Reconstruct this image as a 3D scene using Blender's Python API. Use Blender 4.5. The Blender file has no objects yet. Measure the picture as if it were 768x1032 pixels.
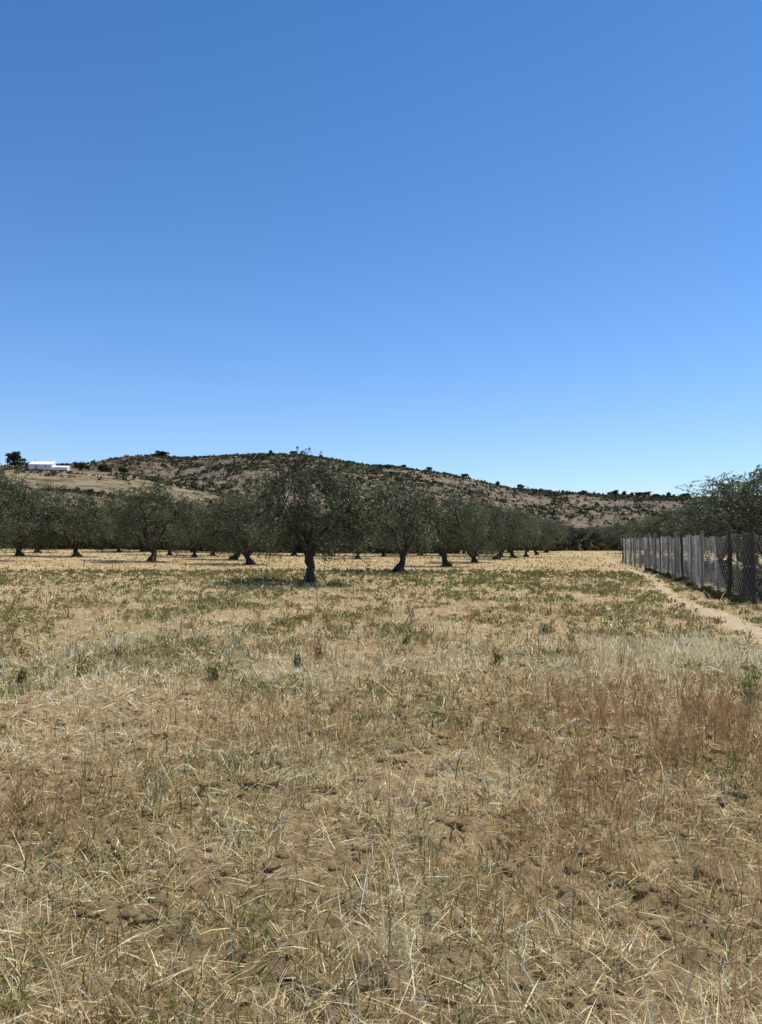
import bpy, bmesh, math, numpy as np
from mathutils import Vector, Matrix
rng=np.random.default_rng(7)
scene=bpy.context.scene
COL=scene.collection
CAMH=1.6; F=780.0; HZ=545.0
def PX(px,d): return (px-384.0)/F*d
def ZZ(py,d): return CAMH+(HZ-py)/F*d

# ------------------------------------------------------------ noise
TB=[np.random.default_rng(100+i).random((256,256)) for i in range(6)]
def vn(x,y,s=0):
    t=TB[s%6]; x=np.asarray(x,float)+s*17.3; y=np.asarray(y,float)+s*9.1
    xi=np.floor(x).astype(int); yi=np.floor(y).astype(int)
    fx=x-xi; fy=y-yi; fx=fx*fx*(3-2*fx); fy=fy*fy*(3-2*fy)
    a=t[xi&255,yi&255]; b=t[(xi+1)&255,yi&255]; c=t[xi&255,(yi+1)&255]; d=t[(xi+1)&255,(yi+1)&255]
    return (a*(1-fx)+b*fx)*(1-fy)+(c*(1-fx)+d*fx)*fy
def fbm(x,y,s=0,o=4):
    r=0; a=.5; n=0
    for i in range(o):
        r=r+a*vn(x*2**i,y*2**i,s+i); n+=a; a*=.5
    return r/n
def sst(a,b,x):
    t=np.clip((x-a)/(b-a),0,1); return t*t*(3-2*t)

# ------------------------------------------------------------ mesh helpers
def mesh_from(name,V,Fc,cols=None,smooth=False):
    V=np.asarray(V,np.float32); Fc=np.asarray(Fc,np.int32)
    k=Fc.shape[1]
    me=bpy.data.meshes.new(name)
    me.vertices.add(len(V)); me.vertices.foreach_set("co",V.ravel())
    me.loops.add(Fc.size); me.loops.foreach_set("vertex_index",Fc.ravel())
    me.polygons.add(len(Fc)); me.polygons.foreach_set("loop_start",np.arange(0,Fc.size,k,dtype=np.int32))
    if smooth: me.polygons.foreach_set("use_smooth",np.ones(len(Fc),bool))
    me.update(calc_edges=True)
    if cols is not None:
        at=me.color_attributes.new("Col",'FLOAT_COLOR','POINT')
        c=np.ones((len(V),4),np.float32); c[:,:3]=cols
        at.data.foreach_set("color",c.ravel())
    return me
def link(ob,parent=None,**kw):
    COL.objects.link(ob)
    if parent: ob.parent=parent
    for k,v in kw.items(): ob[k]=v
    return ob
def newob(name,me,mat=None,parent=None,**kw):
    ob=bpy.data.objects.new(name,me)
    if mat and me and not me.materials: me.materials.append(mat)
    return link(ob,parent,**kw)

# ------------------------------------------------------------ materials
def nmat(name):
    m=bpy.data.materials.new(name); m.use_nodes=True
    nt=m.node_tree; nt.nodes.clear()
    out=nt.nodes.new("ShaderNodeOutputMaterial")
    return m,nt,out
def N(nt,t,**kw):
    n=nt.nodes.new(t)
    for k,v in kw.items():
        if k in n.inputs: n.inputs[k].default_value=v
        else: setattr(n,k,v)
    return n
def leafmat(name,trans=.3,rough=.7,gain=1.0,spec=.3):
    m,nt,out=nmat(name)
    a=N(nt,"ShaderNodeAttribute",attribute_name="Col")
    no=N(nt,"ShaderNodeTexNoise",Scale=3.0)
    ml=N(nt,"ShaderNodeMapRange"); ml.inputs['To Min'].default_value=.75*gain; ml.inputs['To Max'].default_value=1.25*gain
    nt.links.new(no.outputs['Fac'],ml.inputs['Value'])
    v=N(nt,"ShaderNodeVectorMath",operation='SCALE')
    nt.links.new(a.outputs['Color'],v.inputs[0]); nt.links.new(ml.outputs['Result'],v.inputs['Scale'])
    p=N(nt,"ShaderNodeBsdfPrincipled"); p.inputs['Roughness'].default_value=rough; p.inputs['Specular IOR Level'].default_value=spec
    t=N(nt,"ShaderNodeBsdfTranslucent"); mx=N(nt,"ShaderNodeMixShader"); mx.inputs[0].default_value=trans
    nt.links.new(v.outputs[0],p.inputs['Base Color']); nt.links.new(v.outputs[0],t.inputs['Color'])
    nt.links.new(p.outputs[0],mx.inputs[1]); nt.links.new(t.outputs[0],mx.inputs[2]); nt.links.new(mx.outputs[0],out.inputs[0])
    return m
def noisemat(name,cols,scale=4,detail=8,bump=.3,bscale=30,rough=.9,stretch=(1,1,1),metal=0,dist=.05):
    m,nt,out=nmat(name)
    tc=N(nt,"ShaderNodeTexCoord"); mp=N(nt,"ShaderNodeMapping"); mp.inputs['Scale'].default_value=stretch
    nt.links.new(tc.outputs['Object'],mp.inputs['Vector'])
    no=N(nt,"ShaderNodeTexNoise",Scale=scale,Detail=detail,Roughness=.65)
    nt.links.new(mp.outputs[0],no.inputs['Vector'])
    r=N(nt,"ShaderNodeValToRGB")
    el=r.color_ramp.elements
    while len(el)<len(cols): el.new(.5)
    for i,(pos,c) in enumerate(cols): el[i].position=pos; el[i].color=(*c,1)
    nt.links.new(no.outputs['Fac'],r.inputs[0])
    b2=N(nt,"ShaderNodeTexNoise",Scale=bscale,Detail=6); nt.links.new(mp.outputs[0],b2.inputs['Vector'])
    bp=N(nt,"ShaderNodeBump",Strength=bump,Distance=dist); nt.links.new(b2.outputs['Fac'],bp.inputs['Height'])
    p=N(nt,"ShaderNodeBsdfPrincipled",Roughness=rough,Metallic=metal); p.inputs['Specular IOR Level'].default_value=.2
    nt.links.new(r.outputs[0],p.inputs['Base Color']); nt.links.new(bp.outputs[0],p.inputs['Normal']); nt.links.new(p.outputs[0],out.inputs[0])
    return m

M_leaf=leafmat("olive_leaf",.15,.5,1.0,.25)
M_grass=leafmat("dry_grass",.27,.8,1.0,.1)
M_scrub=leafmat("scrub_leaf",.08,.9,1.0,.1)
M_bark=noisemat("bark",[(.3,(.03,.023,.016)),(.6,(.085,.068,.05)),(.8,(.16,.13,.095))],scale=6,bump=.9,bscale=14,stretch=(1,1,.3),dist=.08)
M_path=noisemat("path_sand",[(.3,(.33,.24,.14)),(.7,(.56,.43,.265))],scale=5,bump=.8,bscale=18)
M_post=noisemat("weathered_post",[(.3,(.13,.118,.10)),(.7,(.32,.295,.26))],scale=12,bump=.5,stretch=(1,1,.1),dist=.01)
M_postd=noisemat("dark_wood_post",[(.3,(.03,.024,.02)),(.7,(.10,.08,.06))],scale=12,bump=.5,stretch=(1,1,.1),dist=.01)
M_wire=noisemat("galvanised_wire",[(.35,(.26,.245,.215)),(.65,(.60,.58,.52))],scale=.9,bump=0,rough=.8)
M_white=noisemat("white_plaster",[(.3,(.66,.65,.62)),(.7,(.74,.73,.71))],scale=.6,bump=.1)
M_dark=noisemat("door_paint",[(.3,(.30,.31,.33)),(.7,(.36,.37,.39))],scale=2,bump=.05)
M_stick=noisemat("dead_wood",[(.3,(.45,.40,.32)),(.7,(.65,.6,.5))],scale=20,bump=.2)

m,nt,out=nmat("field_soil"); M_ground=m
tc=N(nt,"ShaderNodeTexCoord")
n1=N(nt,"ShaderNodeTexNoise",Scale=.35,Detail=6,Roughness=.6); n2=N(nt,"ShaderNodeTexNoise",Scale=9,Detail=12,Roughness=.8)
n3=N(nt,"ShaderNodeTexNoise",Scale=30,Detail=12,Roughness=.8)
for n in (n1,n2,n3): nt.links.new(tc.outputs['Object'],n.inputs['Vector'])
r1=N(nt,"ShaderNodeValToRGB"); e=r1.color_ramp.elements
e[0].position=.38;e[0].color=(.32,.215,.11,1); e[1].position=.62; e[1].color=(.80,.60,.36,1)
nt.links.new(n2.outputs['Fac'],r1.inputs[0])
r2=N(nt,"ShaderNodeValToRGB"); e=r2.color_ramp.elements
e[0].position=.38;e[0].color=(.72,.72,.58,1); e[1].position=.62; e[1].color=(1.0,.97,.92,1)
nt.links.new(n1.outputs['Fac'],r2.inputs[0])
mx=N(nt,"ShaderNodeMix",data_type='RGBA',blend_type='MULTIPLY'); mx.inputs[0].default_value=1
nt.links.new(r1.outputs[0],mx.inputs[6]); nt.links.new(r2.outputs[0],mx.inputs[7])
bp=N(nt,"ShaderNodeBump",Strength=1,Distance=.055); nt.links.new(n3.outputs['Fac'],bp.inputs['Height'])
p=N(nt,"ShaderNodeBsdfPrincipled",Roughness=.95); p.inputs['Specular IOR Level'].default_value=.05
nt.links.new(mx.outputs[2],p.inputs['Base Color']); nt.links.new(bp.outputs[0],p.inputs['Normal']); nt.links.new(p.outputs[0],out.inputs[0])

def hillmat(name,ground_a,ground_b,green,gpos,sc=.03,st=(1,1,1)):
    m,nt,out=nmat(name)
    tc=N(nt,"ShaderNodeTexCoord"); mp=N(nt,"ShaderNodeMapping"); mp.inputs['Scale'].default_value=st
    nt.links.new(tc.outputs['Object'],mp.inputs['Vector'])
    a=N(nt,"ShaderNodeTexNoise",Scale=sc,Detail=10,Roughness=.7); b=N(nt,"ShaderNodeTexNoise",Scale=.22,Detail=8,Roughness=.75)
    for n in (a,b): nt.links.new(mp.outputs[0],n.inputs['Vector'])
    r=N(nt,"ShaderNodeValToRGB"); e=r.color_ramp.elements
    e[0].position=.35;e[0].color=(*ground_a,1);e[1].position=.65;e[1].color=(*ground_b,1)
    nt.links.new(a.outputs['Fac'],r.inputs[0])
    g=N(nt,"ShaderNodeValToRGB"); e=g.color_ramp.elements
    e[0].position=gpos;e[0].color=(0,0,0,1);e[1].position=gpos+.08;e[1].color=(1,1,1,1)
    nt.links.new(b.outputs['Fac'],g.inputs[0])
    mx=N(nt,"ShaderNodeMix",data_type='RGBA'); nt.links.new(g.outputs[0],mx.inputs[0]); nt.links.new(r.outputs[0],mx.inputs[6]); mx.inputs[7].default_value=(*green,1)
    bp=N(nt,"ShaderNodeBump",Strength=.7,Distance=1.2); nt.links.new(b.outputs['Fac'],bp.inputs['Height'])
    p=N(nt,"ShaderNodeBsdfPrincipled",Roughness=.95); p.inputs['Specular IOR Level'].default_value=.1
    nt.links.new(mx.outputs[2],p.inputs['Base Color']); nt.links.new(bp.outputs[0],p.inputs['Normal']); nt.links.new(p.outputs[0],out.inputs[0])
    return m
M_hill=hillmat("hill_garrigue",(.15,.108,.075),(.30,.22,.155),(.085,.080,.045),.49)
M_farm=hillmat("farm_slope",(.24,.175,.10),(.40,.30,.18),(.115,.095,.052),.47,sc=.03,st=(.35,2.4,1))

# ------------------------------------------------------------ terrain
def path_x(d): return 3.25+.245*d
def fence_x(d): return 9.9+.215*(d-21)
def G(x,y):
    x=np.asarray(x,float); y=np.asarray(y,float)
    d=np.hypot(x,y)
    big=.35*(fbm(x/22,y/22,1,2)-.5)*sst(3,30,d)*(1-sst(200,400,d))
    left=.02*np.clip(-x-9,0,25)*(1-sst(150,300,d))
    pd=np.abs(x-path_x(y))
    pm=.15+.85*sst(.3,.7,pd)
    near=(1-sst(14,34,d))
    c1=fbm(x/.17,y/.17,3,3)-.5
    cl=near*pm*(.10*(fbm(x/.7,y/.7,2,3)-.5)+.17*np.clip(c1,0,1)+.06*np.clip(fbm(x/.06,y/.06,4,2)-.5,0,1))
    rut=-.03*(1-sst(.1,.5,pd))
    return big+left+cl+rut
def G1(x,y): return float(G(np.array([x]),np.array([y]))[0])
n=800
u=np.linspace(-1,1,n); k=10.1
sx=np.sinh(k*u)/math.sinh(k)*3000
U,Vv=np.meshgrid(sx,sx+3.9)
Zg=G(U,Vv)
V=np.stack([U.ravel(),Vv.ravel(),Zg.ravel()],1)
def gridfaces(ny,nx):
    i=np.arange(ny*nx).reshape(ny,nx)
    return np.stack([i[:-1,:-1].ravel(),i[:-1,1:].ravel(),i[1:,1:].ravel(),i[1:,:-1].ravel()],1)
newob("ground",mesh_from("ground",V,gridfaces(n,n),smooth=True),M_ground,kind="structure",label="dry stubble field of tan clumpy soil")
PWD=.31
ys=np.linspace(1,62,600); ws=np.linspace(-PWD,PWD,13)
W,Y=np.meshgrid(ws,ys); edge=1+1.0*(fbm(Y/.8,W*0+3,4,4)-.5)*2
def pwob(y): return .4*(vn(y/5,y*0,2)-.5)
X=path_x(Y)+W*edge+pwob(Y)
V=np.stack([X.ravel(),Y.ravel(),(G(X,Y)+.018-.028*(np.abs(W)/PWD)**3).ravel()],1)
newob("path",mesh_from("path",V,gridfaces(600,13),smooth=True),M_path,kind="structure",label="rough dirt track with grassy edges beside the fence")

ridge_px=np.array([-700,-300,0,100,130,160,200,230,270,300,340,370,400,440,470,500,520,560,600,640,680,720,800,1100,1500])
ridge_py=np.array([482,478,476,472,469,465,462,460,458,459,465,470,472,477,482,489,493,497,500,502,504,506,510,516,522])
DH=520.
def hillz(x,y):
    px=x/DH*F+384
    py=np.interp(px,ridge_px,ridge_py)
    H=CAMH+(HZ-py)/F*DH
    t=(y-190)/(DH-190)
    s=np.where(t<1,sst(0,1,t*.93+.0)/sst(0,1,.93),np.clip(1-(t-1)*.25,0,1))
    s=np.where(t<0,-.03,s)
    ns=(fbm(x/60,y/60,2,4)-.5)*22*sst(0,.4,t)*(1-sst(.75,1.0,t)*.88)
    return H*s+ns
xs=np.linspace(-700,800,420); yy=np.linspace(150,900,260)
X,Y=np.meshgrid(xs,yy)
newob("hill",mesh_from("hill",np.stack([X.ravel(),Y.ravel(),hillz(X,Y).ravel()],1),gridfaces(260,420),smooth=True),M_hill,kind="structure",label="low hill of brown earth and garrigue scrub")
fr_px=np.array([-900,-300,-50,0,30,70,110,140,180,220,245,280,330,400])
fr_py=np.array([485,478,475,474,472,473,476,480,488,496,504,515,548,560])
DF=300.
def farmz(x,y):
    px=x/DF*F+384
    H=CAMH+(HZ-np.interp(px,fr_px,fr_py))/F*DF
    t=(y-140)/(DF-140)
    s=np.where(t<1,sst(0,1,t*.9)/sst(0,1,.9),np.clip(1-(t-1)*.3,0,1))
    s=np.where(t<0,-.03,s)
    tr=1.6*(sst(.60,.63,t+ .1*(fbm(x/50,y/200,1,2)-.5))-1)*sst(-140,-110,x)*(1-sst(1,1.3,t))
    return H*s+(fbm(x/40,y/40,4,3)-.5)*3.4*sst(0,.3,t)*(1-sst(.8,1,t)*.8)+np.where(t<1,tr*.8,0)
xs=np.linspace(-500,10,300); yy=np.linspace(125,450,240)
X,Y=np.meshgrid(xs,yy)
newob("farmland_slope_terrain",mesh_from("farm",np.stack([X.ravel(),Y.ravel(),farmz(X,Y).ravel()],1),gridfaces(240,300),smooth=True),M_farm,kind="structure",label="tan fallow slope with a terrace bank")

# ------------------------------------------------------------ blades
def rand_unit(n):
    v=rng.normal(size=(n,3)); return v/np.linalg.norm(v,axis=1,keepdims=True)
def blades(P,H,Wd,lean,az,col,droop=.5):
    n=len(P)
    dirh=np.stack([np.cos(az),np.sin(az),np.zeros(n)],1)
    up=np.array([0,0,1.])
    d1=dirh*lean[:,None]+up*np.sqrt(1-np.clip(lean,0,.999)**2)[:,None]
    l2=np.clip(lean+droop*rng.random(n),0,.99)
    d2=dirh*l2[:,None]+up*np.sqrt(1-l2**2)[:,None]
    fa=rng.random(n)*2*np.pi
    side=np.stack([np.cos(fa),np.sin(fa),rng.normal(size=n)*.3],1)*(Wd*.5)[:,None]
    a=P; b=P+d1*(H*.55)[:,None]; c=b+d2*(H*.45)[:,None]
    V=np.stack([a-side,a+side,b-side*.8,b+side*.8,c],1).reshape(-1,3)
    i=(np.arange(n)*5)[:,None]
    T=np.stack([i+0,i+1,i+3, i+0,i+3,i+2, i+2,i+3,i+4],2).reshape(-1,3)
    C=np.repeat(col,5,axis=0).reshape(n,5,3).copy()
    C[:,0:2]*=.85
    return V,T,C.reshape(-1,3)
def sample_pts(n,dmin,dmax,pw,ang=.62):
    q=2-pw; uu=rng.random(n)
    d=(dmin**q+uu*(dmax**q-dmin**q))**(1/q) if abs(q)>1e-6 else dmin*(dmax/dmin)**uu
    a=(rng.random(n)*2-1)*ang
    return np.stack([d*np.sin(a),d*np.cos(a)],1)
def gauss(x,y,cx,cy,rx,ry): return np.exp(-(((x-cx)/rx)**2+((y-cy)/ry)**2))
def fields(x,y):
    n1=fbm(x/.7,y/.9,1,4); n2=fbm(x/1.0,y/2.0,3,4); n3=fbm(x/.9,y/1.5,5,4); n4=fbm(x/5,y/14,0,3)
    nf=fbm(x/.28,y/.35,0,3)
    red=np.clip((n1-.58)*4,0,1)*.25*(x>-1)+(.25+1.0*np.clip((nf-.42)*5,0,1))*(.62*gauss(x,y,2.4,6.5,1.15,1.8)+.30*gauss(x,y,1.6,4.4,1.1,1.4))+.3*gauss(x,y,-1.9,4.6,.5,.7)+.25*gauss(x,y,-.9,6.6,.9,.8)
    red=red+.10*np.clip((fbm(x/2,y/6,2,3)-.5)*4,0,1)*sst(12,20,y)
    red*= (1-sst(25,60,y)*.5)
    pale=np.clip((n2-.48)*5,0,1)*.55+1.2*gauss(x,y,4.5,10.5,1.6,2.6)+.2*sst(32,48,y)*(x<4)*np.clip((n4-.4)*5,0,1)+.25*gauss(x,y,-3,9.5,2,1.6)
    green=np.clip((n3-.38)*3.5,0,1)*(.26+.40*gauss(x,y,-1.5,14,7,9)+.35*gauss(x,y,-2.8,7.2,1.6,2.4)+.40*gauss(x,y,6,28,3.5,14)+.32*sst(13,22,y)*np.clip((n4-.35)*4,.3,1))+.40*sst(20,45,y)
    return red,pale,green
def litemask(x,y,k=.14):
    return (np.abs(x-path_x(y)-pwob(y))>k+.22*rng.random(len(x)))|(rng.random(len(x))<.14)
def build_grass(npts,dmin,dmax,pw,wbase,hs,stalk=.02,near=0):
    P=sample_pts(npts,dmin,dmax,pw)
    P=P[litemask(P[:,0],P[:,1])]
    x,y=P[:,0],P[:,1]
    red,pale,green=fields(x,y)
    dens=.20+1.25*np.clip((fbm(x/.26,y/.34,2,4)-.45)*5.5,0,1)+pale*.35+red*.25
    keep=rng.random(len(x))<dens
    x,y,red,pale,green=[a[keep] for a in (x,y,red,pale,green)]
    n=len(x); d=np.hypot(x,y)
    r=rng.random(n)
    pr=np.clip(red*.5,0,.5); pg=np.clip(green*.6,0,.5)
    typ=np.where(r<pr,1,np.where(r<pr+pg,2,0))
    pth=1-.6*(1-sst(.4,1.4,np.abs(x-path_x(y))))
    H=(.03+.12*rng.random(n)**2.1)*hs*(1+.8*np.clip(pale,0,1.3))*pth
    H=np.where(typ==1,(.07+.22*rng.random(n))*hs,H); H=np.where(typ==2,(.03+.09*rng.random(n))*hs,H)
    wf=np.clip(d/5.5,.65,40)**.9
    Wd=wbase*wf*(.4+1.5*rng.random(n)**1.8); Wd=np.where(typ==2,Wd*1.9,Wd)
    lean=np.clip(np.abs(rng.normal(size=n))*.55,0,.97)
    flat=(rng.random(n)<.76-.4*np.clip(pale,0,1))&(typ==0)
    lean=np.where(flat,.92+.07*rng.random(n),lean); H=np.where(flat,H*1.25,H)
    lean=np.where(typ==1,lean*.8,lean)
    st=(rng.random(n)<stalk)&(typ==0)
    H=np.where(st,(.10+.20*rng.random(n))*hs,H); lean=np.where(st,np.clip(.3+.7*rng.random(n),0,.98),lean)
    far=sst(22,45,y)[:,None]
    sh=(.5+1.0*rng.random(n))[:,None]*(1-far*np.array([.27,.23,.24]))
    straw=np.array([.80,.60,.30]); cream=np.array([.95,.83,.57]); brown=np.array([.40,.26,.12])
    mixv=np.clip(rng.random(n)*1.0+pale*.28-.06+st*.5,0,1)[:,None]
    c0=np.where(mixv>.5,straw+(cream-straw)*(mixv-.5)*2,brown+(straw-brown)*mixv*2)
    c1=np.array([.37,.205,.095])+rng.random((n,1))*np.array([.22,.16,.08])
    c2=np.array([.23,.215,.075])+rng.random((n,1))*np.array([.14,.12,.04])
    col=np.clip(np.where((typ==1)[:,None],c1,np.where((typ==2)[:,None],c2,c0))*sh,0,.94)
    z=G(x,y)-.004+np.where(flat,.03*rng.random(n),0)
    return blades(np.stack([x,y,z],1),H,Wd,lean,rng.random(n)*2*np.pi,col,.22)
parts=[build_grass(340000,1.6,13,1.12,.0043,1.0,.03),
       build_grass(190000,11,36,1.35,.0048,1.0,.02),
       build_grass(90000,33,150,1.6,.0044,1.1,.0)]
off=0;VV=[];TT=[];CC=[]
for V,T,C in parts: VV.append(V);TT.append(T+off);CC.append(C);off+=len(V)
newob("dry_grass",mesh_from("dry_grass",np.concatenate(VV),np.concatenate(TT),np.concatenate(CC)),M_grass,kind="stuff",label="dry straw coloured grass with reddish and green weeds")

def weedstuff(npl,kind):
    if kind==0:
        P=sample_pts(npl*5,1.9,18,1.0)
        red,pale,green=fields(P[:,0],P[:,1])
        k=rng.random(len(P))<np.clip(red*.7+.015,0,1)
    else:
        P=sample_pts(npl*4,1.9,40,.75); red,pale,green=fields(P[:,0],P[:,1])
        k=rng.random(len(P))<np.clip(green*1.2+.02,0,1)*(.3+.7*sst(4,7,P[:,1]))
    k&=litemask(P[:,0],P[:,1])
    P=P[k][:npl]; n=len(P)
    z=G(P[:,0],P[:,1])
    nb=18
    base=np.repeat(np.stack([P[:,0],P[:,1],z],1),nb,axis=0)
    hh=np.repeat((.10+.30*rng.random(n)) if kind==0 else (.03+.14*rng.random(n)**1.5),nb)
    t=rng.random(n*nb)
    base[:,2]+=t*hh*.75
    base[:,:2]+=rng.normal(size=(n*nb,2))*(.022 if kind==0 else .045)
    d=np.hypot(base[:,0],base[:,1])
    H=hh*(.30+.35*rng.random(n*nb)); 
    if kind==0:
        lean=.2+.5*rng.random(n*nb); Wd=.0038*np.clip(d/5,.7,9)
        col=np.array([.31,.165,.072])+rng.random((n*nb,1))*np.array([.22,.15,.08])
        col*=np.repeat(.7+.6*rng.random(n),nb)[:,None]
    else:
        lean=.4+.55*rng.random(n*nb); Wd=.011*np.clip(d/8,.6,5); H=.02+H*.7
        col=np.array([.14,.145,.048])+rng.random((n*nb,1))*np.array([.13,.11,.045])
    return blades(base,H,Wd,lean,rng.random(n*nb)*6.283,col)
V,T,C=weedstuff(1900,0)
newob("reddish_weeds",mesh_from("reddish_weeds",V,T,C),M_grass,kind="stuff",label="rust brown dried weed stems")
V,T,C=weedstuff(6500,1)
newob("green_weeds",mesh_from("green_weeds",V,T,C),M_grass,kind="stuff",label="low dull green thistle and weed leaves")

# soil clods
P=sample_pts(22000,1.9,12,1.2); P=P[litemask(P[:,0],P[:,1])]
P=P[rng.random(len(P))<np.clip((fbm(P[:,0]/.5,P[:,1]/.5,5,3)-.36)*4,.12,1)]
bm=bmesh.new(); bmesh.ops.create_icosphere(bm,subdivisions=2,radius=1)
iv=np.array([v.co[:] for v in bm.verts]); it=np.array([[v.index for v in f.verts] for f in bm.faces]); bm.free()
VV=[];TT=[];off=0
shp=[]
for s in range(24):
    o=rng.random(3)*50
    k=1+.9*(fbm(iv[:,0]*1.6+o[0]+iv[:,2]*1.1,iv[:,1]*1.6+o[1]-iv[:,2]*.9,s,3)-.5)+.10*rng.normal(size=len(iv))
    shp.append(iv*k[:,None]*np.array([1+.6*rng.random(),1,.5+.3*rng.random()]))
pz=G(P[:,0],P[:,1])
for i,q in enumerate(P):
    r=.006+.038*rng.random()**3.0
    a=rng.random()*6.28; c,s=math.cos(a),math.sin(a)
    v=(shp[i%24]*r)@np.array([[c,s,0],[-s,c,0],[0,0,1]])+np.array([q[0],q[1],pz[i]-r*.05])
    VV.append(v); TT.append(it+off); off+=len(v)
newob("soil_clods",mesh_from("soil_clods",np.concatenate(VV),np.concatenate(TT)),M_ground,kind="stuff",label="rough crumbly tan soil clods")

# ------------------------------------------------------------ olive trees
def tube(pts,rad,seg=8,gn=.0,seed=0):
    pts=[Vector(p) for p in pts]; V=[];Fq=[]
    r0=np.random.default_rng(seed); ph=r0.random(6)*6.28
    for i,p in enumerate(pts):
        d=(pts[min(i+1,len(pts)-1)]-pts[max(i-1,0)]).normalized()
        a=d.orthogonal().normalized() if abs(d.z)<.2 else Vector((1,0,0)).cross(d).normalized()
        b=d.cross(a)
        for j in range(seg):
            t=j/seg*6.2832
            k=1+gn*(math.sin(3*t+ph[0]+i*.25)+.6*math.sin(5*t+ph[1]-i*.35)+.4*math.sin(2*t+ph[2]+i*.9))
            V.append(p+(a*math.cos(t)+b*math.sin(t))*rad[i]*k)
    for i in range(len(pts)-1):
        for j in range(seg):
            Fq.append([i*seg+j,i*seg+(j+1)%seg,(i+1)*seg+(j+1)%seg,(i+1)*seg+j])
    return np.array([v[:] for v in V]),np.array(Fq)
def smoothpath(pts,n,rg,jit):
    pts=np.array(pts,float); t=np.linspace(0,len(pts)-1,n)
    out=np.stack([np.interp(t,np.arange(len(pts)),pts[:,k]) for k in range(3)],1)
    for _ in range(2): out[1:-1]=(out[:-2]+2*out[1:-1]+out[2:])/4
    out[1:-1]+=rg.normal(size=(n-2,3))*jit
    return out
def make_tree(seed,R=2.75,Ht=4.85,nclump=62,lean=(0,0),forkz=1.15,ntw=26,nl=15,trunkr=.17,low=.3,bend=.12,mind=.5,nlb=5,shoot=1.3):
    rg=np.random.default_rng(seed)
    VV=[];FF=[];off=[0]
    def add(V,Fq): VV.append(V);FF.append(Fq+off[0]);off[0]+=len(V)
    fork=np.array([lean[0],lean[1],forkz])
    bx,by=rg.normal(size=2)*bend
    tp=smoothpath([(0,0,-.15),(0,0,.1),(lean[0]*.2+bx,lean[1]*.2+by,forkz*.45),(lean[0]*.8+bx*.6,lean[1]*.8,forkz*.8),fork+[0,0,.1]],14,rg,.03)
    tr=np.interp(np.linspace(0,1,14),[0,.12,.28,.5,.8,1],[trunkr*3.0,trunkr*2.2,trunkr*1.3,trunkr*.92,trunkr*1.1,trunkr*.8])
    add(*tube(tp,tr,16,.18,seed))
    for i in range(4):
        a=i*1.57+rg.random(); L=trunkr*(2.4+1.2*rg.random())
        add(*tube(smoothpath([(math.cos(a)*L,math.sin(a)*L,-.08),(math.cos(a)*L*.5,math.sin(a)*L*.5,.14),(bx*.6,by*.6,forkz*.45)],7,rg,.015),np.linspace(trunkr*.55,trunkr*.45,7),7,.12,i))
    limbs=[]
    for i in range(nlb):
        a=i/nlb*6.283+rg.random()*.7
        rr=R*(.45+.25*rg.random()); zt=Ht*(.52+.20*rg.random())
        pts=[fork-[0,0,.3],fork+np.array([math.cos(a)*rr*.30,math.sin(a)*rr*.30,.35+.3*rg.random()]),
             fork+np.array([math.cos(a+.35)*rr*.6,math.sin(a+.35)*rr*.6,(zt-forkz)*.65]),np.array([fork[0]+math.cos(a)*rr,fork[1]+math.sin(a)*rr,zt])]
        lp=smoothpath(pts,11,rg,.06); lr=np.linspace(trunkr*.68,.035,11)
        add(*tube(lp,lr,8,.09,seed+i)); limbs.append(lp)
    allp=np.concatenate([l[4:] for l in limbs])
    cz=forkz+(Ht-forkz)*.42; rz=(Ht-cz)*.92
    cl=[]
    lob=rg.random(8)*6.28; tries=0
    while len(cl)<nclump and tries<9000:
        tries+=1
        v=rg.normal(size=3); v/=np.linalg.norm(v); rad=.4+.6*rg.random()**.6
        ang=math.atan2(v[1],v[0])
        rk=R*(.84+.15*math.sin(2*ang+lob[0])+.13*math.sin(3*ang+lob[1]))
        top=.84+.13*math.sin(ang*2+lob[2])+.10*math.sin(ang*5+lob[3])
        c=np.array([fork[0]*.7+v[0]*rk*rad,fork[1]*.7+v[1]*rk*rad,cz+v[2]*rz*rad*top])
        if c[2]<forkz+low: continue
        if c[2]<forkz+.85 and np.hypot(c[0]-fork[0],c[1]-fork[1])<R*.40: continue
        if cl and min(np.linalg.norm(c-q) for q in cl)<mind: continue
        cl.append(c)
    LP=[];LD=[];LC=[]
    for ci,c in enumerate(cl):
        j=np.argmin(np.linalg.norm(allp-c,axis=1)); q=allp[j]
        mid=(q+c)/2+rg.normal(size=3)*.12
        add(*tube(smoothpath([q,mid,c],6,rg,.02),np.linspace(.035,.010,6),5))
        shade=.45+1.05*rg.random()
        outw=c-np.array([0,0,cz-.3]); outw/=np.linalg.norm(outw)+1e-6
        sz=.25+.42*rg.random()
        lowf=np.clip((cz-c[2])/1.0,0,1)
        for t in range(int(ntw*(.6+.9*(sz-.26)/.42))):
            d=rg.normal(size=3)*.8+outw*.5; d/=np.linalg.norm(d); d[2]*=.7
            L=sz*(.5+shoot*rg.random()**1.3)
            if c[2]>Ht-.9: L=min(L,.5); d[2]=min(d[2],.45)
            s0=c+rg.normal(size=3)*sz*.36
            tt=(np.arange(nl)+rg.random(nl))/nl
            p=s0+d*(tt*L)[:,None]+np.array([0,0,-1])*(tt**2*L*(.35+.9*lowf)*rg.random())[:,None]+rg.normal(size=(nl,3))*.022
            LP.append(p)
            ld=d+rg.normal(size=(nl,3))*.75; LD.append(ld/np.linalg.norm(ld,axis=1,keepdims=True))
            s=shade*(.6+.8*rg.random((nl,1)))
            mixg=rg.random((nl,1))**1.4
            LC.append((np.array([.040,.050,.018])*(1-mixg)+np.array([.225,.24,.115])*mixg)*s)
    LP=np.concatenate(LP);LD=np.concatenate(LD);LC=np.concatenate(LC)
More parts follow.
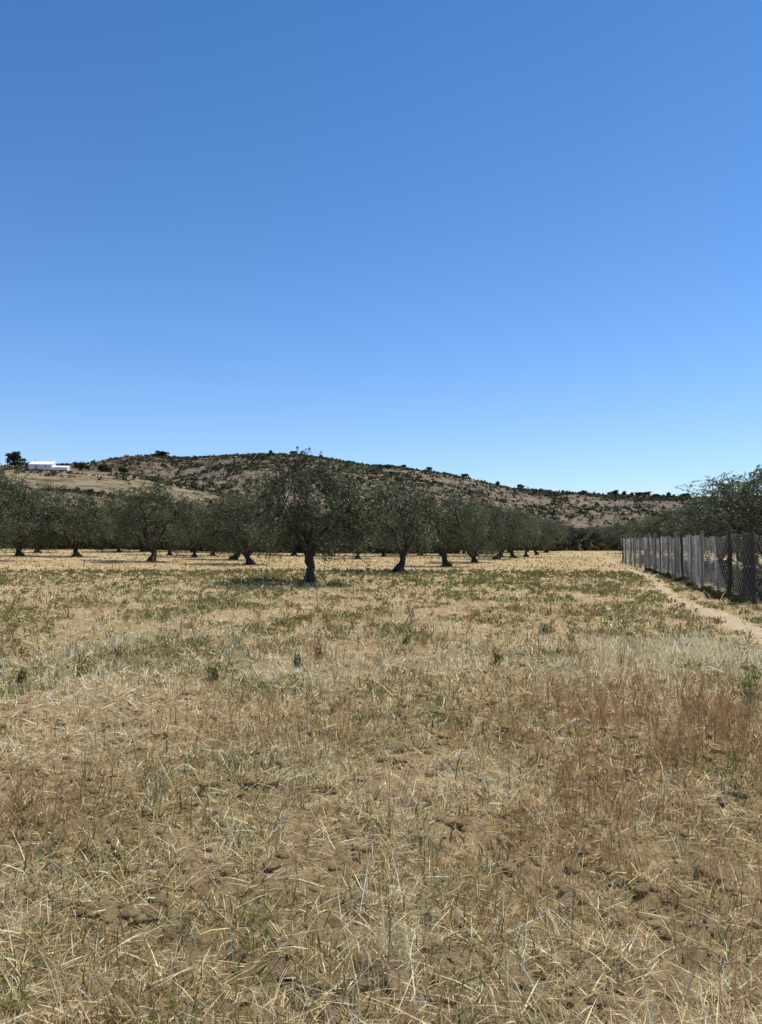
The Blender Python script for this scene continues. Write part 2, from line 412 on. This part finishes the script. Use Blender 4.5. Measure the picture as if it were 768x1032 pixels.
    n=len(LP); o=rg.normal(size=(n,3)); w=np.cross(LD,o); w/=np.linalg.norm(w,axis=1,keepdims=True)
    ln=(.044+.03*rg.random(n))[:,None]; wd=(.013+.007*rg.random(n))[:,None]
    V=np.stack([LP-LD*ln,LP-w*wd,LP+LD*ln,LP+w*wd],1).reshape(-1,3)
    i=(np.arange(n)*4)[:,None]
    Q=np.concatenate([i,i+1,i+2,i+3],1)
    crown=mesh_from("crown",V,Q,np.repeat(LC,4,axis=0)); crown.materials.append(M_leaf)
    trunk=mesh_from("trunk",np.concatenate(VV),np.concatenate(FF),smooth=True); trunk.materials.append(M_bark)
    return trunk,crown
VAR=[make_tree(17,R=3.05,Ht=4.95,nclump=90,lean=(.10,.1),forkz=1.25,ntw=28,trunkr=.15,bend=.09,low=.05,mind=.49,nlb=6,shoot=1.0),
     make_tree(22,R=2.75,Ht=4.85,nclump=62,lean=(-.15,.1),forkz=1.1,low=.0,bend=.13,trunkr=.14),
     make_tree(33,R=2.8,Ht=4.95,nclump=66,lean=(.2,0),forkz=.95,low=.0,trunkr=.145,bend=.13),
     make_tree(44,R=3.1,Ht=5.05,nclump=76,lean=(-.12,.2),forkz=.95,low=.0,trunkr=.14,bend=.14),
     make_tree(55,R=2.65,Ht=4.75,nclump=64,lean=(.12,-.2),forkz=1.05,low=-.3,bend=.14,trunkr=.13),
     make_tree(66,R=2.85,Ht=5.15,nclump=72,lean=(.1,.2),forkz=.75,low=.0,trunkr=.13,bend=.14),
     make_tree(77,R=2.95,Ht=5.0,nclump=92,lean=(.1,.2),forkz=.9,low=-.5,trunkr=.11,bend=.12,ntw=21,mind=.46)]
def place_tree(px,d,var,sc=1.0,rz=0,sxy=1.0,label=None,group="olive trees of the grove",X=None):
    x=PX(px,d) if X is None else X; z=G1(x,d)-.02
    e=bpy.data.objects.new("olive_tree",None); e.empty_display_size=.5
    e.location=(x,d,z); e.rotation_euler=(0,0,rz); e.scale=(sc*sxy,sc*sxy,sc)
    link(e,label=label or "gnarled olive tree with grey-green crown on dry grass",category="tree",group=group)
    for nm,me in zip(("trunk","crown"),VAR[var]):
        newob(nm,me,None,e)
    return e
place_tree(311,28.8,0,1.0,0.3,.95,label="large dark olive tree with stout trunk and broad round crown")
place_tree(402,38,1,1.02,3.3,1.0,label="olive tree with leaning flared trunk on dry grass")
place_tree(450,47,2,1.0,3.4,1.0,label="olive tree with crooked trunk in a row")
for px,d,v,s,r in [(478,56,5,1.0,2),(500,65,4,1.0,1),(517,74,2,1.03,3),(530,84,3,.95,4),(541,95,1,1,5),(550,107,4,1,.4),(559,120,2,1.05,2.2),(567,136,3,1,1.2),(577,150,1,1,1.9)]:
    place_tree(px,d,v,s,r,1.05)
place_tree(153,52,3,1.16,.5,1.04,label="wide olive tree with forked trunk and spreading crown")
for px,d,v,s,r in [(252,50,5,1.08,3),(235,60,4,1.1,1),(171,73,6,1.05,2),(78,60,2,1.06,4.4),(38,72,6,1.12,2.7),(-12,47,3,1.22,1.1),(215,76,6,1.05,5),(120,80,6,1.08,0.6),(360,66,6,.98,1.5),(20,58,5,1.14,4),(196,66,6,1.0,.5)]:
    place_tree(px,d,v,s,r,1.08)
r2=np.random.default_rng(5)
for d0,cnt in ((88,13),(102,14),(116,13)):
    for i in range(cnt):
        px=-60+ (i+.5+.6*(r2.random()-.5))*(600/cnt)
        if px>545: continue
        place_tree(px,d0+r2.normal()*3,6,.98+.32*r2.random(),r2.random()*6.28,1.32)
gr="olive trees behind the fence"
for px,d,v,s,r,sxy in [(788,31,6,1.02,1,1.1),(752,37,6,1.0,2.4,1.05),(726,44,6,.93,0,1.05),(702,51,6,.88,1,1.1),(684,59,2,.86,3,1.1),(668,70,6,.84,2,1.1),(655,82,4,.9,5,1.15),(640,97,6,.9,.4,1.2),(626,114,2,.95,.4,1.2),(612,130,6,.92,2.4,1.2),(598,150,3,.95,1.4,1.2),(760,50,6,1.05,1,1.1),(735,62,6,1.05,2,1.1),(810,42,2,1.0,2,1),(705,80,4,1.1,3,1.2),(680,100,3,1.05,3,1.2)]:
    place_tree(px,d,v,s,r,sxy,label="olive tree with leafy crown behind a wire fence",group=gr)

# ------------------------------------------------------------ scrub
def bushes(C,R,M,colA,colB,flat=.8,ls=1.0):
    n=len(C); 
    o=rng.normal(size=(n,M,3)); o/=np.linalg.norm(o,axis=2,keepdims=True); o*=(rng.random((n,M,1))**.4)
    o[:,:,2]=np.abs(o[:,:,2])*flat*1.3
    P=(C[:,None,:]+o*R[:,None,None]).reshape(-1,3)
    r=np.repeat(R,M)
    a=rand_unit(n*M); b=np.cross(a,rand_unit(n*M)); b/=np.linalg.norm(b,axis=1,keepdims=True)+1e-6
    s=(r*(.22+.2*rng.random(n*M)))[:,None]*ls
    V=np.stack([P-a*s,P-b*s*.7,P+a*s,P+b*s*.7],1).reshape(-1,3)
    i=(np.arange(n*M)*4)[:,None]
    sh=np.repeat(.6+.7*rng.random(n),M)[:,None]*(.7+.6*rng.random((n*M,1)))
    t=np.repeat(rng.random(n),M)[:,None]
    c=(np.array(colA)*(1-t)+np.array(colB)*t)*sh
    return V,np.concatenate([i,i+1,i+2,i+3],1),np.repeat(c,4,axis=0)
nb=72000
x=rng.uniform(-420,460,nb); y=240+295*rng.random(nb)**.75
dn=np.clip((fbm(x/20,y/20,1,4)-.28)*3.2,.2,1)
dn=np.where((y>490),np.maximum(dn,.85),dn)
dn=dn*(1-.7*gauss(x,y,85,440,80,75))
kp=rng.random(nb)<dn; x=x[kp]; y=y[kp]
R=.5+1.35*rng.random(len(x))**2.3; R=np.where((x>90)&(y>470),R*1.35,R)
V,Q,C=bushes(np.stack([x,y,hillz(x,y)-.1],1),R,11,(.045,.052,.024),(.135,.125,.066),ls=1.3)
newob("scrub",mesh_from("scrub",V,Q,C),M_scrub,kind="stuff",label="dark green garrigue shrubs scattered over the hill")
nb=11000
x=rng.uniform(-330,-30,nb); y=rng.uniform(150,310,nb)
kp=rng.random(nb)<np.clip((fbm(x/60,y/9,2,3)-.47)*6,.04,1)*.8; x=x[kp];y=y[kp]
xt=rng.uniform(-138,-62,420); yt=243+rng.normal(size=420)*2.2+.02*xt
xe=rng.uniform(-100,-50,420); ye=rng.uniform(283,300,420)
x=np.r_[x,xt,xe]; y=np.r_[y,yt,ye]
V,Q,C=bushes(np.stack([x,y,farmz(x,y)-.1],1),.35+.9*rng.random(len(x))**2,14,(.04,.045,.022),(.13,.11,.06),ls=1.2)
newob("slope_scrub",mesh_from("slope_scrub",V,Q,C),M_scrub,kind="stuff",label="low shrubs on the fallow slope")
nb=2600
x=rng.uniform(-130,80,nb); y=rng.uniform(124,180,nb)
xq=rng.uniform(-75,10,1500); yq=98+24*rng.random(1500)
x=np.r_[x,xq]; y=np.r_[y,yq]
V,Q,C=bushes(np.stack([x,y,x*0-.1+.02*np.clip(-x-9,0,25)*.7],1),np.r_[.9+2.0*rng.random(nb),.5+1.0*rng.random(1500)],22,(.035,.045,.02),(.10,.10,.05),ls=.9)
newob("hedge_undergrowth",mesh_from("under",V,Q,C),M_scrub,kind="stuff",label="dark scrubby hedge beyond the olive grove")

def make_far_tree(seed,shape):
    rg=np.random.default_rng(seed)
    pts=smoothpath([(0,0,-.3),(.1,0,1),(0,.1,2.6)],6,rg,.03)
    V,Fq=tube(pts,np.linspace(.28,.12,6),7,.05,seed)
    tr=mesh_from("trunk",V,Fq,smooth=True); tr.materials.append(M_bark)
    C=[];R=[]
    for i in range(34):
        v=rg.normal(size=3); v/=np.linalg.norm(v); v*=rg.random()**.45
        if shape=='cone':
            h=3.4+2.3*v[2]; w=1.5*(1.15-h/6.3)
            C.append((v[0]*w*1.1,v[1]*w*1.1,h))
        else: C.append((v[0]*2.3,v[1]*2.3,2.9+2.0*v[2]))
        R.append(.6+.35*rg.random())
    V,Q,cc=bushes(np.array(C),np.array(R),110,(.035,.043,.02),(.07,.075,.037),ls=.6)
    cr=mesh_from("crown",V,Q,cc); cr.materials.append(M_scrub)
    return tr,cr
FT=[make_far_tree(1,'round'),make_far_tree(2,'cone'),make_far_tree(3,'round')]
def far_tree(px,d,var,h,zf,name="pine_tree",label="small dark pine on the bare ridge",sxy=1.,sink=.15):
    x=PX(px,d); z=float(zf(np.array([x]),np.array([float(d)]))[0])
    e=bpy.data.objects.new(name,None); s=h/5.4
    e.location=(x,d,z-sink*h); e.scale=(s*sxy,s*sxy,s); e.rotation_euler=(0,0,px)
    link(e,label=label,category="tree",group="trees along the hill ridge")
    for nm,me in zip(("trunk","crown"),FT[var]): newob(nm,me,None,e)
far_tree(14,296,2,7.6,farmz,"holm_oak","large round dark tree on the hilltop field",1.0,.03)
for px,h in ((80,3.6),(88,2.6),(103,3.8),(109,2.6),(124,3.2)):
    far_tree(px,298,(px%2)*2,h,farmz,"holm_oak","small bushy tree near the white house",1.3)
ft=np.random.default_rng(12)
for px,h in [(130,3),(137,3.6),(143,4.6),(149,6.4),(155,5.4),(161,6.6),(168,4),(186,3),(272,3.2),(297,3.2),(322,3),(352,2.8),(405,3),(428,4),(470,4),(505,3.6),(524,4),(548,3.4),(566,3.4),(590,3.6),(612,3.4),(624,4.4),(630,3.6),(638,4.8),(644,4),(652,5),(657,4),(664,4.6),(670,4),(676,4.8),(682,4),(690,4.4),(697,4)]:
    far_tree(px+ft.normal()*2,514+ft.normal()*4,int(ft.integers(0,3)),h*(.75+.5*ft.random()),hillz,sxy=1.2+.6*ft.random(),sink=.08)

# ------------------------------------------------------------ white house
def boxmesh(name,sx,sy,sz,mat,bev=.03,top=None,topy=0):
    bm=bmesh.new(); bmesh.ops.create_cube(bm,size=1)
    for v in bm.verts:
        v.co.x*=sx; v.co.y*=sy; v.co.z=(v.co.z+.5)*sz
        if top and v.co.z>sz*.5: v.co.z+=top*(v.co.x/sx)
        v.co.z+=topy*(v.co.y/sy+.5)
    bmesh.ops.bevel(bm,geom=bm.edges[:],offset=bev,segments=1,affect='EDGES')
    me=bpy.data.meshes.new(name); bm.to_mesh(me); bm.free(); me.materials.append(mat); return me
def wedge(name,sx,sy,h0,h1,mat):
    bm=bmesh.new(); bmesh.ops.create_cube(bm,size=1)
    for v in bm.verts:
        top=v.co.z>0; v.co.x*=sx
        v.co.z=(h1 if v.co.y>0 else h0) if top else 0
        v.co.y*=sy
    bmesh.ops.bevel(bm,geom=bm.edges[:],offset=.03,segments=1,affect='EDGES')
    me=bpy.data.meshes.new(name); bm.to_mesh(me); bm.free(); me.materials.append(mat); return me
hx=PX(48,290); hz=float(farmz(np.array([hx]),np.array([290.]))[0])
house=bpy.data.objects.new("white_house",None); house.location=(hx,290,hz-.2); house.rotation_euler=(0,0,.15); house.scale=(.95,.92,.95)
link(house,label="low whitewashed farmhouse with sloping roof on the hilltop",category="house")
def part(nm,me,loc,par=house,**k):
    o=newob(nm,me,None,par,**k); o.location=loc; return o
part("wall",wedge("wall",8.6,6,2.0,3.6,M_white),(-2.4,0,0))
part("roof",boxmesh("roof",9.0,6.4,.16,M_white,topy=1.7),(-2.4,0,2.0))
part("annex",wedge("annex",5.6,5,1.2,2.2,M_white),(4.72,.2,0))
d_=part("door",boxmesh("door",.9,.08,1.6,M_dark,.01),(-3.9,-3.03,.1))
part("handle",boxmesh("handle",.05,.06,.14,M_white,.005),(.38,-.07,.8),d_)
part("window",boxmesh("window",.7,.08,.5,M_dark,.01),(-.4,-3.03,1.1))

# ------------------------------------------------------------ fence
fence=bpy.data.objects.new("fence",None); fence.location=(fence_x(21),21,0)
link(fence,label="old chain link fence on weathered posts along a path",category="fence")
F0=Vector((fence_x(21),21,0))
def postmesh(seed,r,h):
    rg=np.random.default_rng(seed)
    pts=[(rg.normal()*.012,rg.normal()*.012,z) for z in np.linspace(-.3,h,9)]
    V,Fq=tube(pts,[r*1.1]*8+[r*.9],9,.07,seed)
    faces=[tuple(f) for f in Fq]+[tuple(range(8*9,9*9))]
    me=bpy.data.meshes.new("post"); me.from_pydata([tuple(v) for v in V],[],faces); return me
pmA=[postmesh(i,.036+.008*i,1.78+.10*i) for i in range(3)]
for q in pmA: q.materials.append(M_post)
pmD=[postmesh(9,.115,2.05),postmesh(12,.055,1.92),postmesh(14,.045,1.86)]
for q in pmD: q.materials.append(M_postd)
rp=np.random.default_rng(3)
ds=[13.3,15.6,17.8,19.9,21.0,22.6]; d=24.4
while d<56: ds.append(d); d+=max(.6,1.2+.45*rp.normal())
for i,d in enumerate(ds):
    me=pmD[0] if d==21.0 else (pmD[1] if d in (22.6,19.9) else (pmD[2] if i%5==1 else pmA[(i*7)%3]))
    o=bpy.data.objects.new("post",me); link(o,fence)
    x=fence_x(d)
    o.location=Vector((x-.09*(i%2),d,G1(x,d)))-F0; o.rotation_euler=(rp.normal()*.03,rp.normal()*.025,rp.random()*6)
    if d==21.0: o["label"]="thick dark wooden post"
wv=[];wf=[];o_=0
ux=Vector((.215,1,0)).normalized(); LS=math.hypot(1,.215); L=(56-13)*LS; nx=Vector((ux.y,-ux.x,0))
hgt=1.70
s0=Vector((fence_x(13),13,0))
def wavy(s): return .04*math.sin(s*2.1)+.02*math.sin(s*5.3)
def strand(s_a,z_a,s_b,z_b,seg=5,r=.0018):
    global o_
    for k in range(seg+1):
        t=k/seg; s=s_a+(s_b-s_a)*t; z=z_a+(z_b-z_a)*t
        c=s0+ux*s-nx*(.045)+nx*wavy(s)*math.sin(z/hgt*2.6+.3)
        sg=.04*math.sin(s*.9)+.03*math.sin(s*2.7)+.02*math.sin(s*7.1)
        zz=z*(1+sg*.6)+.05
        for (a,b) in ((r,0),(0,r),(-r,0),(0,-r)):
            wv.append((c.x+nx.x*a-F0.x,c.y+nx.y*a-F0.y,zz+b))
        if k:
            for j in range(4):
                wf.append((o_+(k-1)*4+j,o_+(k-1)*4+(j+1)%4,o_+k*4+(j+1)%4,o_+k*4+j))
    o_+=4*(seg+1)
s=0
while s+hgt<L:
    dd=13+s/LS
    rr=.0015 if dd<23 else .0021
    strand(s,0,s+hgt,hgt,r=rr); strand(s+hgt,0,s,hgt,r=rr)
    s+= .26 if dd<23 else (.068 if (27<dd<29 or 35<dd<38) else (.13 if (24<dd<25.5 or 31<dd<33 or 41<dd<44) else .088))
for zz in (.02,hgt*.5,hgt): strand(0,zz,L,zz,seg=160,r=.003)
me=mesh_from("wire_mesh",np.array(wv),np.array(wf)); me.materials.append(M_wire)
newob("wire_mesh",me,None,fence)

def shrub(x,y,R,seed,name="shrub",label="dark green bramble shrub at the fence foot"):
    C=np.array([[rng.normal()*R*.4,rng.normal()*R*.4,R*.25*rng.random()] for _ in range(7)])
    V,Q,cc=bushes(C,np.full(7,R*.6),260,(.035,.048,.018),(.09,.10,.042),ls=.3)
    me=mesh_from("shrub",V,Q,cc); me.materials.append(M_scrub)
    o=newob(name,me,None,None,label=label,category="shrub",group="shrubs along the fence"); o.location=(x,y,G1(x,y)); return o
for dd,offx,R in [(20,.9,1.0),(21.5,1.3,1.3),(22.5,2.6,1.4),(24,3.2,1.4),(23.5,1.0,.9),(26,1.6,1.1),(29,1.2,.9),(33,1.4,1.0),(38,1.2,.9),(22.3,-.35,.30),(23.6,-.35,.24),(25,-.35,.26),(20.4,-.35,.3),(27.5,-.3,.22),(30,-.3,.24),(32,-.3,.22),(34,-.3,.24),(36.5,-.3,.22),(39,-.3,.26),(43,1,.9),(49,1,.9)]:
    shrub(fence_x(dd)+offx,dd,R,0)
def weedplant(x,y,h,seed,g=(.13,.15,.055),thin=1.0):
    rg=np.random.default_rng(seed); n=int(90*thin)
    z=rg.random(n)*h; base=np.stack([rg.normal(size=n)*.03*thin,rg.normal(size=n)*.03*thin,z],1)
    V,T,C=blades(base,(.04+.06*rg.random(n))*(1.15-z/h),np.full(n,.015),.3+.5*rg.random(n),rg.random(n)*6.28,np.array(g)*(.6+.8*rg.random((n,1))))
    nb=6; b2=np.stack([rg.normal(size=nb)*.03,rg.normal(size=nb)*.03,np.zeros(nb)],1)
    V2,T2,C2=blades(b2,h*(.7+.5*rg.random(nb)),np.full(nb,.011),.02+.18*rg.random(nb),rg.random(nb)*6.28,np.tile([np.array(g)*1.1],(nb,1)),.1)
    me=mesh_from("weed_plant",np.concatenate([V,V2]),np.concatenate([T,T2+len(V)]),np.concatenate([C,C2])); me.materials.append(M_grass)
    o=newob("weed_plant",me,None,None,label="green leafy weed standing in dry grass",category="plant",group="green weeds in the field"); o.location=(x,y,G1(x,y))
for px,py,h in [(746,712,.66),(757,718,.5),(300,672,.26),(322,666,.2),(500,672,.2),(548,640,.2),(575,650,.2),(84,685,.18),(24,690,.16),(217,690,.2),(120,665,.17),(410,650,.17)]:
    d=CAMH*F/(py-HZ); weedplant(PX(px,d),d,h,px,(.19,.23,.07) if px>740 else (.11,.13,.045),.8 if px>740 else 1)
d=6.6; pts=[(0,0,.02),(.06,.02,.05),(.14,.01,.055),(.2,-.03,.03)]
V,Fq=tube(pts,[.010,.012,.010,.006],7,.05,2)
o=newob("dead_stick",mesh_from("dead_stick",V,Fq,smooth=True),M_stick,label="short pale dead stick lying in the grass",category="stick")
o.location=(PX(572,d),d,G1(PX(572,d),d)+.03); 

# ------------------------------------------------------------ light, sky, camera
EL=math.radians(65); AZ=math.radians(68)
S=Vector((math.sin(AZ)*math.cos(EL),math.cos(AZ)*math.cos(EL),math.sin(EL)))
sl=bpy.data.lights.new("sun",'SUN'); sl.energy=5.0; sl.angle=math.radians(.53); sl.color=(1,.95,.86)
so=bpy.data.objects.new("sun",sl); COL.objects.link(so); so.rotation_euler=(-S).to_track_quat('-Z','Y').to_euler()
w=bpy.data.worlds.new("World"); scene.world=w; w.use_nodes=True; nt=w.node_tree
bg=nt.nodes['Background']; sk=nt.nodes.new("ShaderNodeTexSky"); sk.sky_type='NISHITA'; sk.sun_disc=False
sk.sun_elevation=EL; sk.sun_rotation=AZ; sk.air_density=1.0; sk.dust_density=.3; sk.ozone_density=1.6; sk.altitude=300
tc=nt.nodes.new("ShaderNodeTexCoord"); sp=nt.nodes.new("ShaderNodeSeparateXYZ"); cr=nt.nodes.new("ShaderNodeValToRGB")
nt.links.new(tc.outputs['Generated'],sp.inputs[0]); nt.links.new(sp.outputs['Z'],cr.inputs[0])
el=cr.color_ramp.elements; el[0].position=0; el[0].color=(.58,.64,.77,1); el[1].position=.6; el[1].color=(.26,.51,.72,1)
e=el.new(.25); e.color=(.42,.61,.82,1)
m1=nt.nodes.new("ShaderNodeMix"); m1.data_type='RGBA'; m1.blend_type='MULTIPLY'; m1.inputs[0].default_value=1
nt.links.new(sk.outputs[0],m1.inputs[6]); nt.links.new(cr.outputs[0],m1.inputs[7])
bg.inputs[1].default_value=.15
m2=nt.nodes.new("ShaderNodeVectorMath"); m2.operation='SCALE'; m2.inputs['Scale'].default_value=1.33
nt.links.new(m1.outputs[2],m2.inputs[0]); nt.links.new(m2.outputs[0],bg.inputs[0])
cam=bpy.data.cameras.new("camera"); co=bpy.data.objects.new("camera",cam); COL.objects.link(co)
cam.sensor_fit='VERTICAL'; cam.sensor_height=36; cam.sensor_width=27; cam.lens=F/1032*36
cam.clip_end=6000; cam.clip_start=.05
co.location=(0,0,CAMH); co.rotation_euler=(math.radians(90)+math.atan((HZ-516)/F),0,0)
scene.camera=co
scene.view_settings.view_transform='Standard'; scene.view_settings.look='None'; scene.view_settings.exposure=0
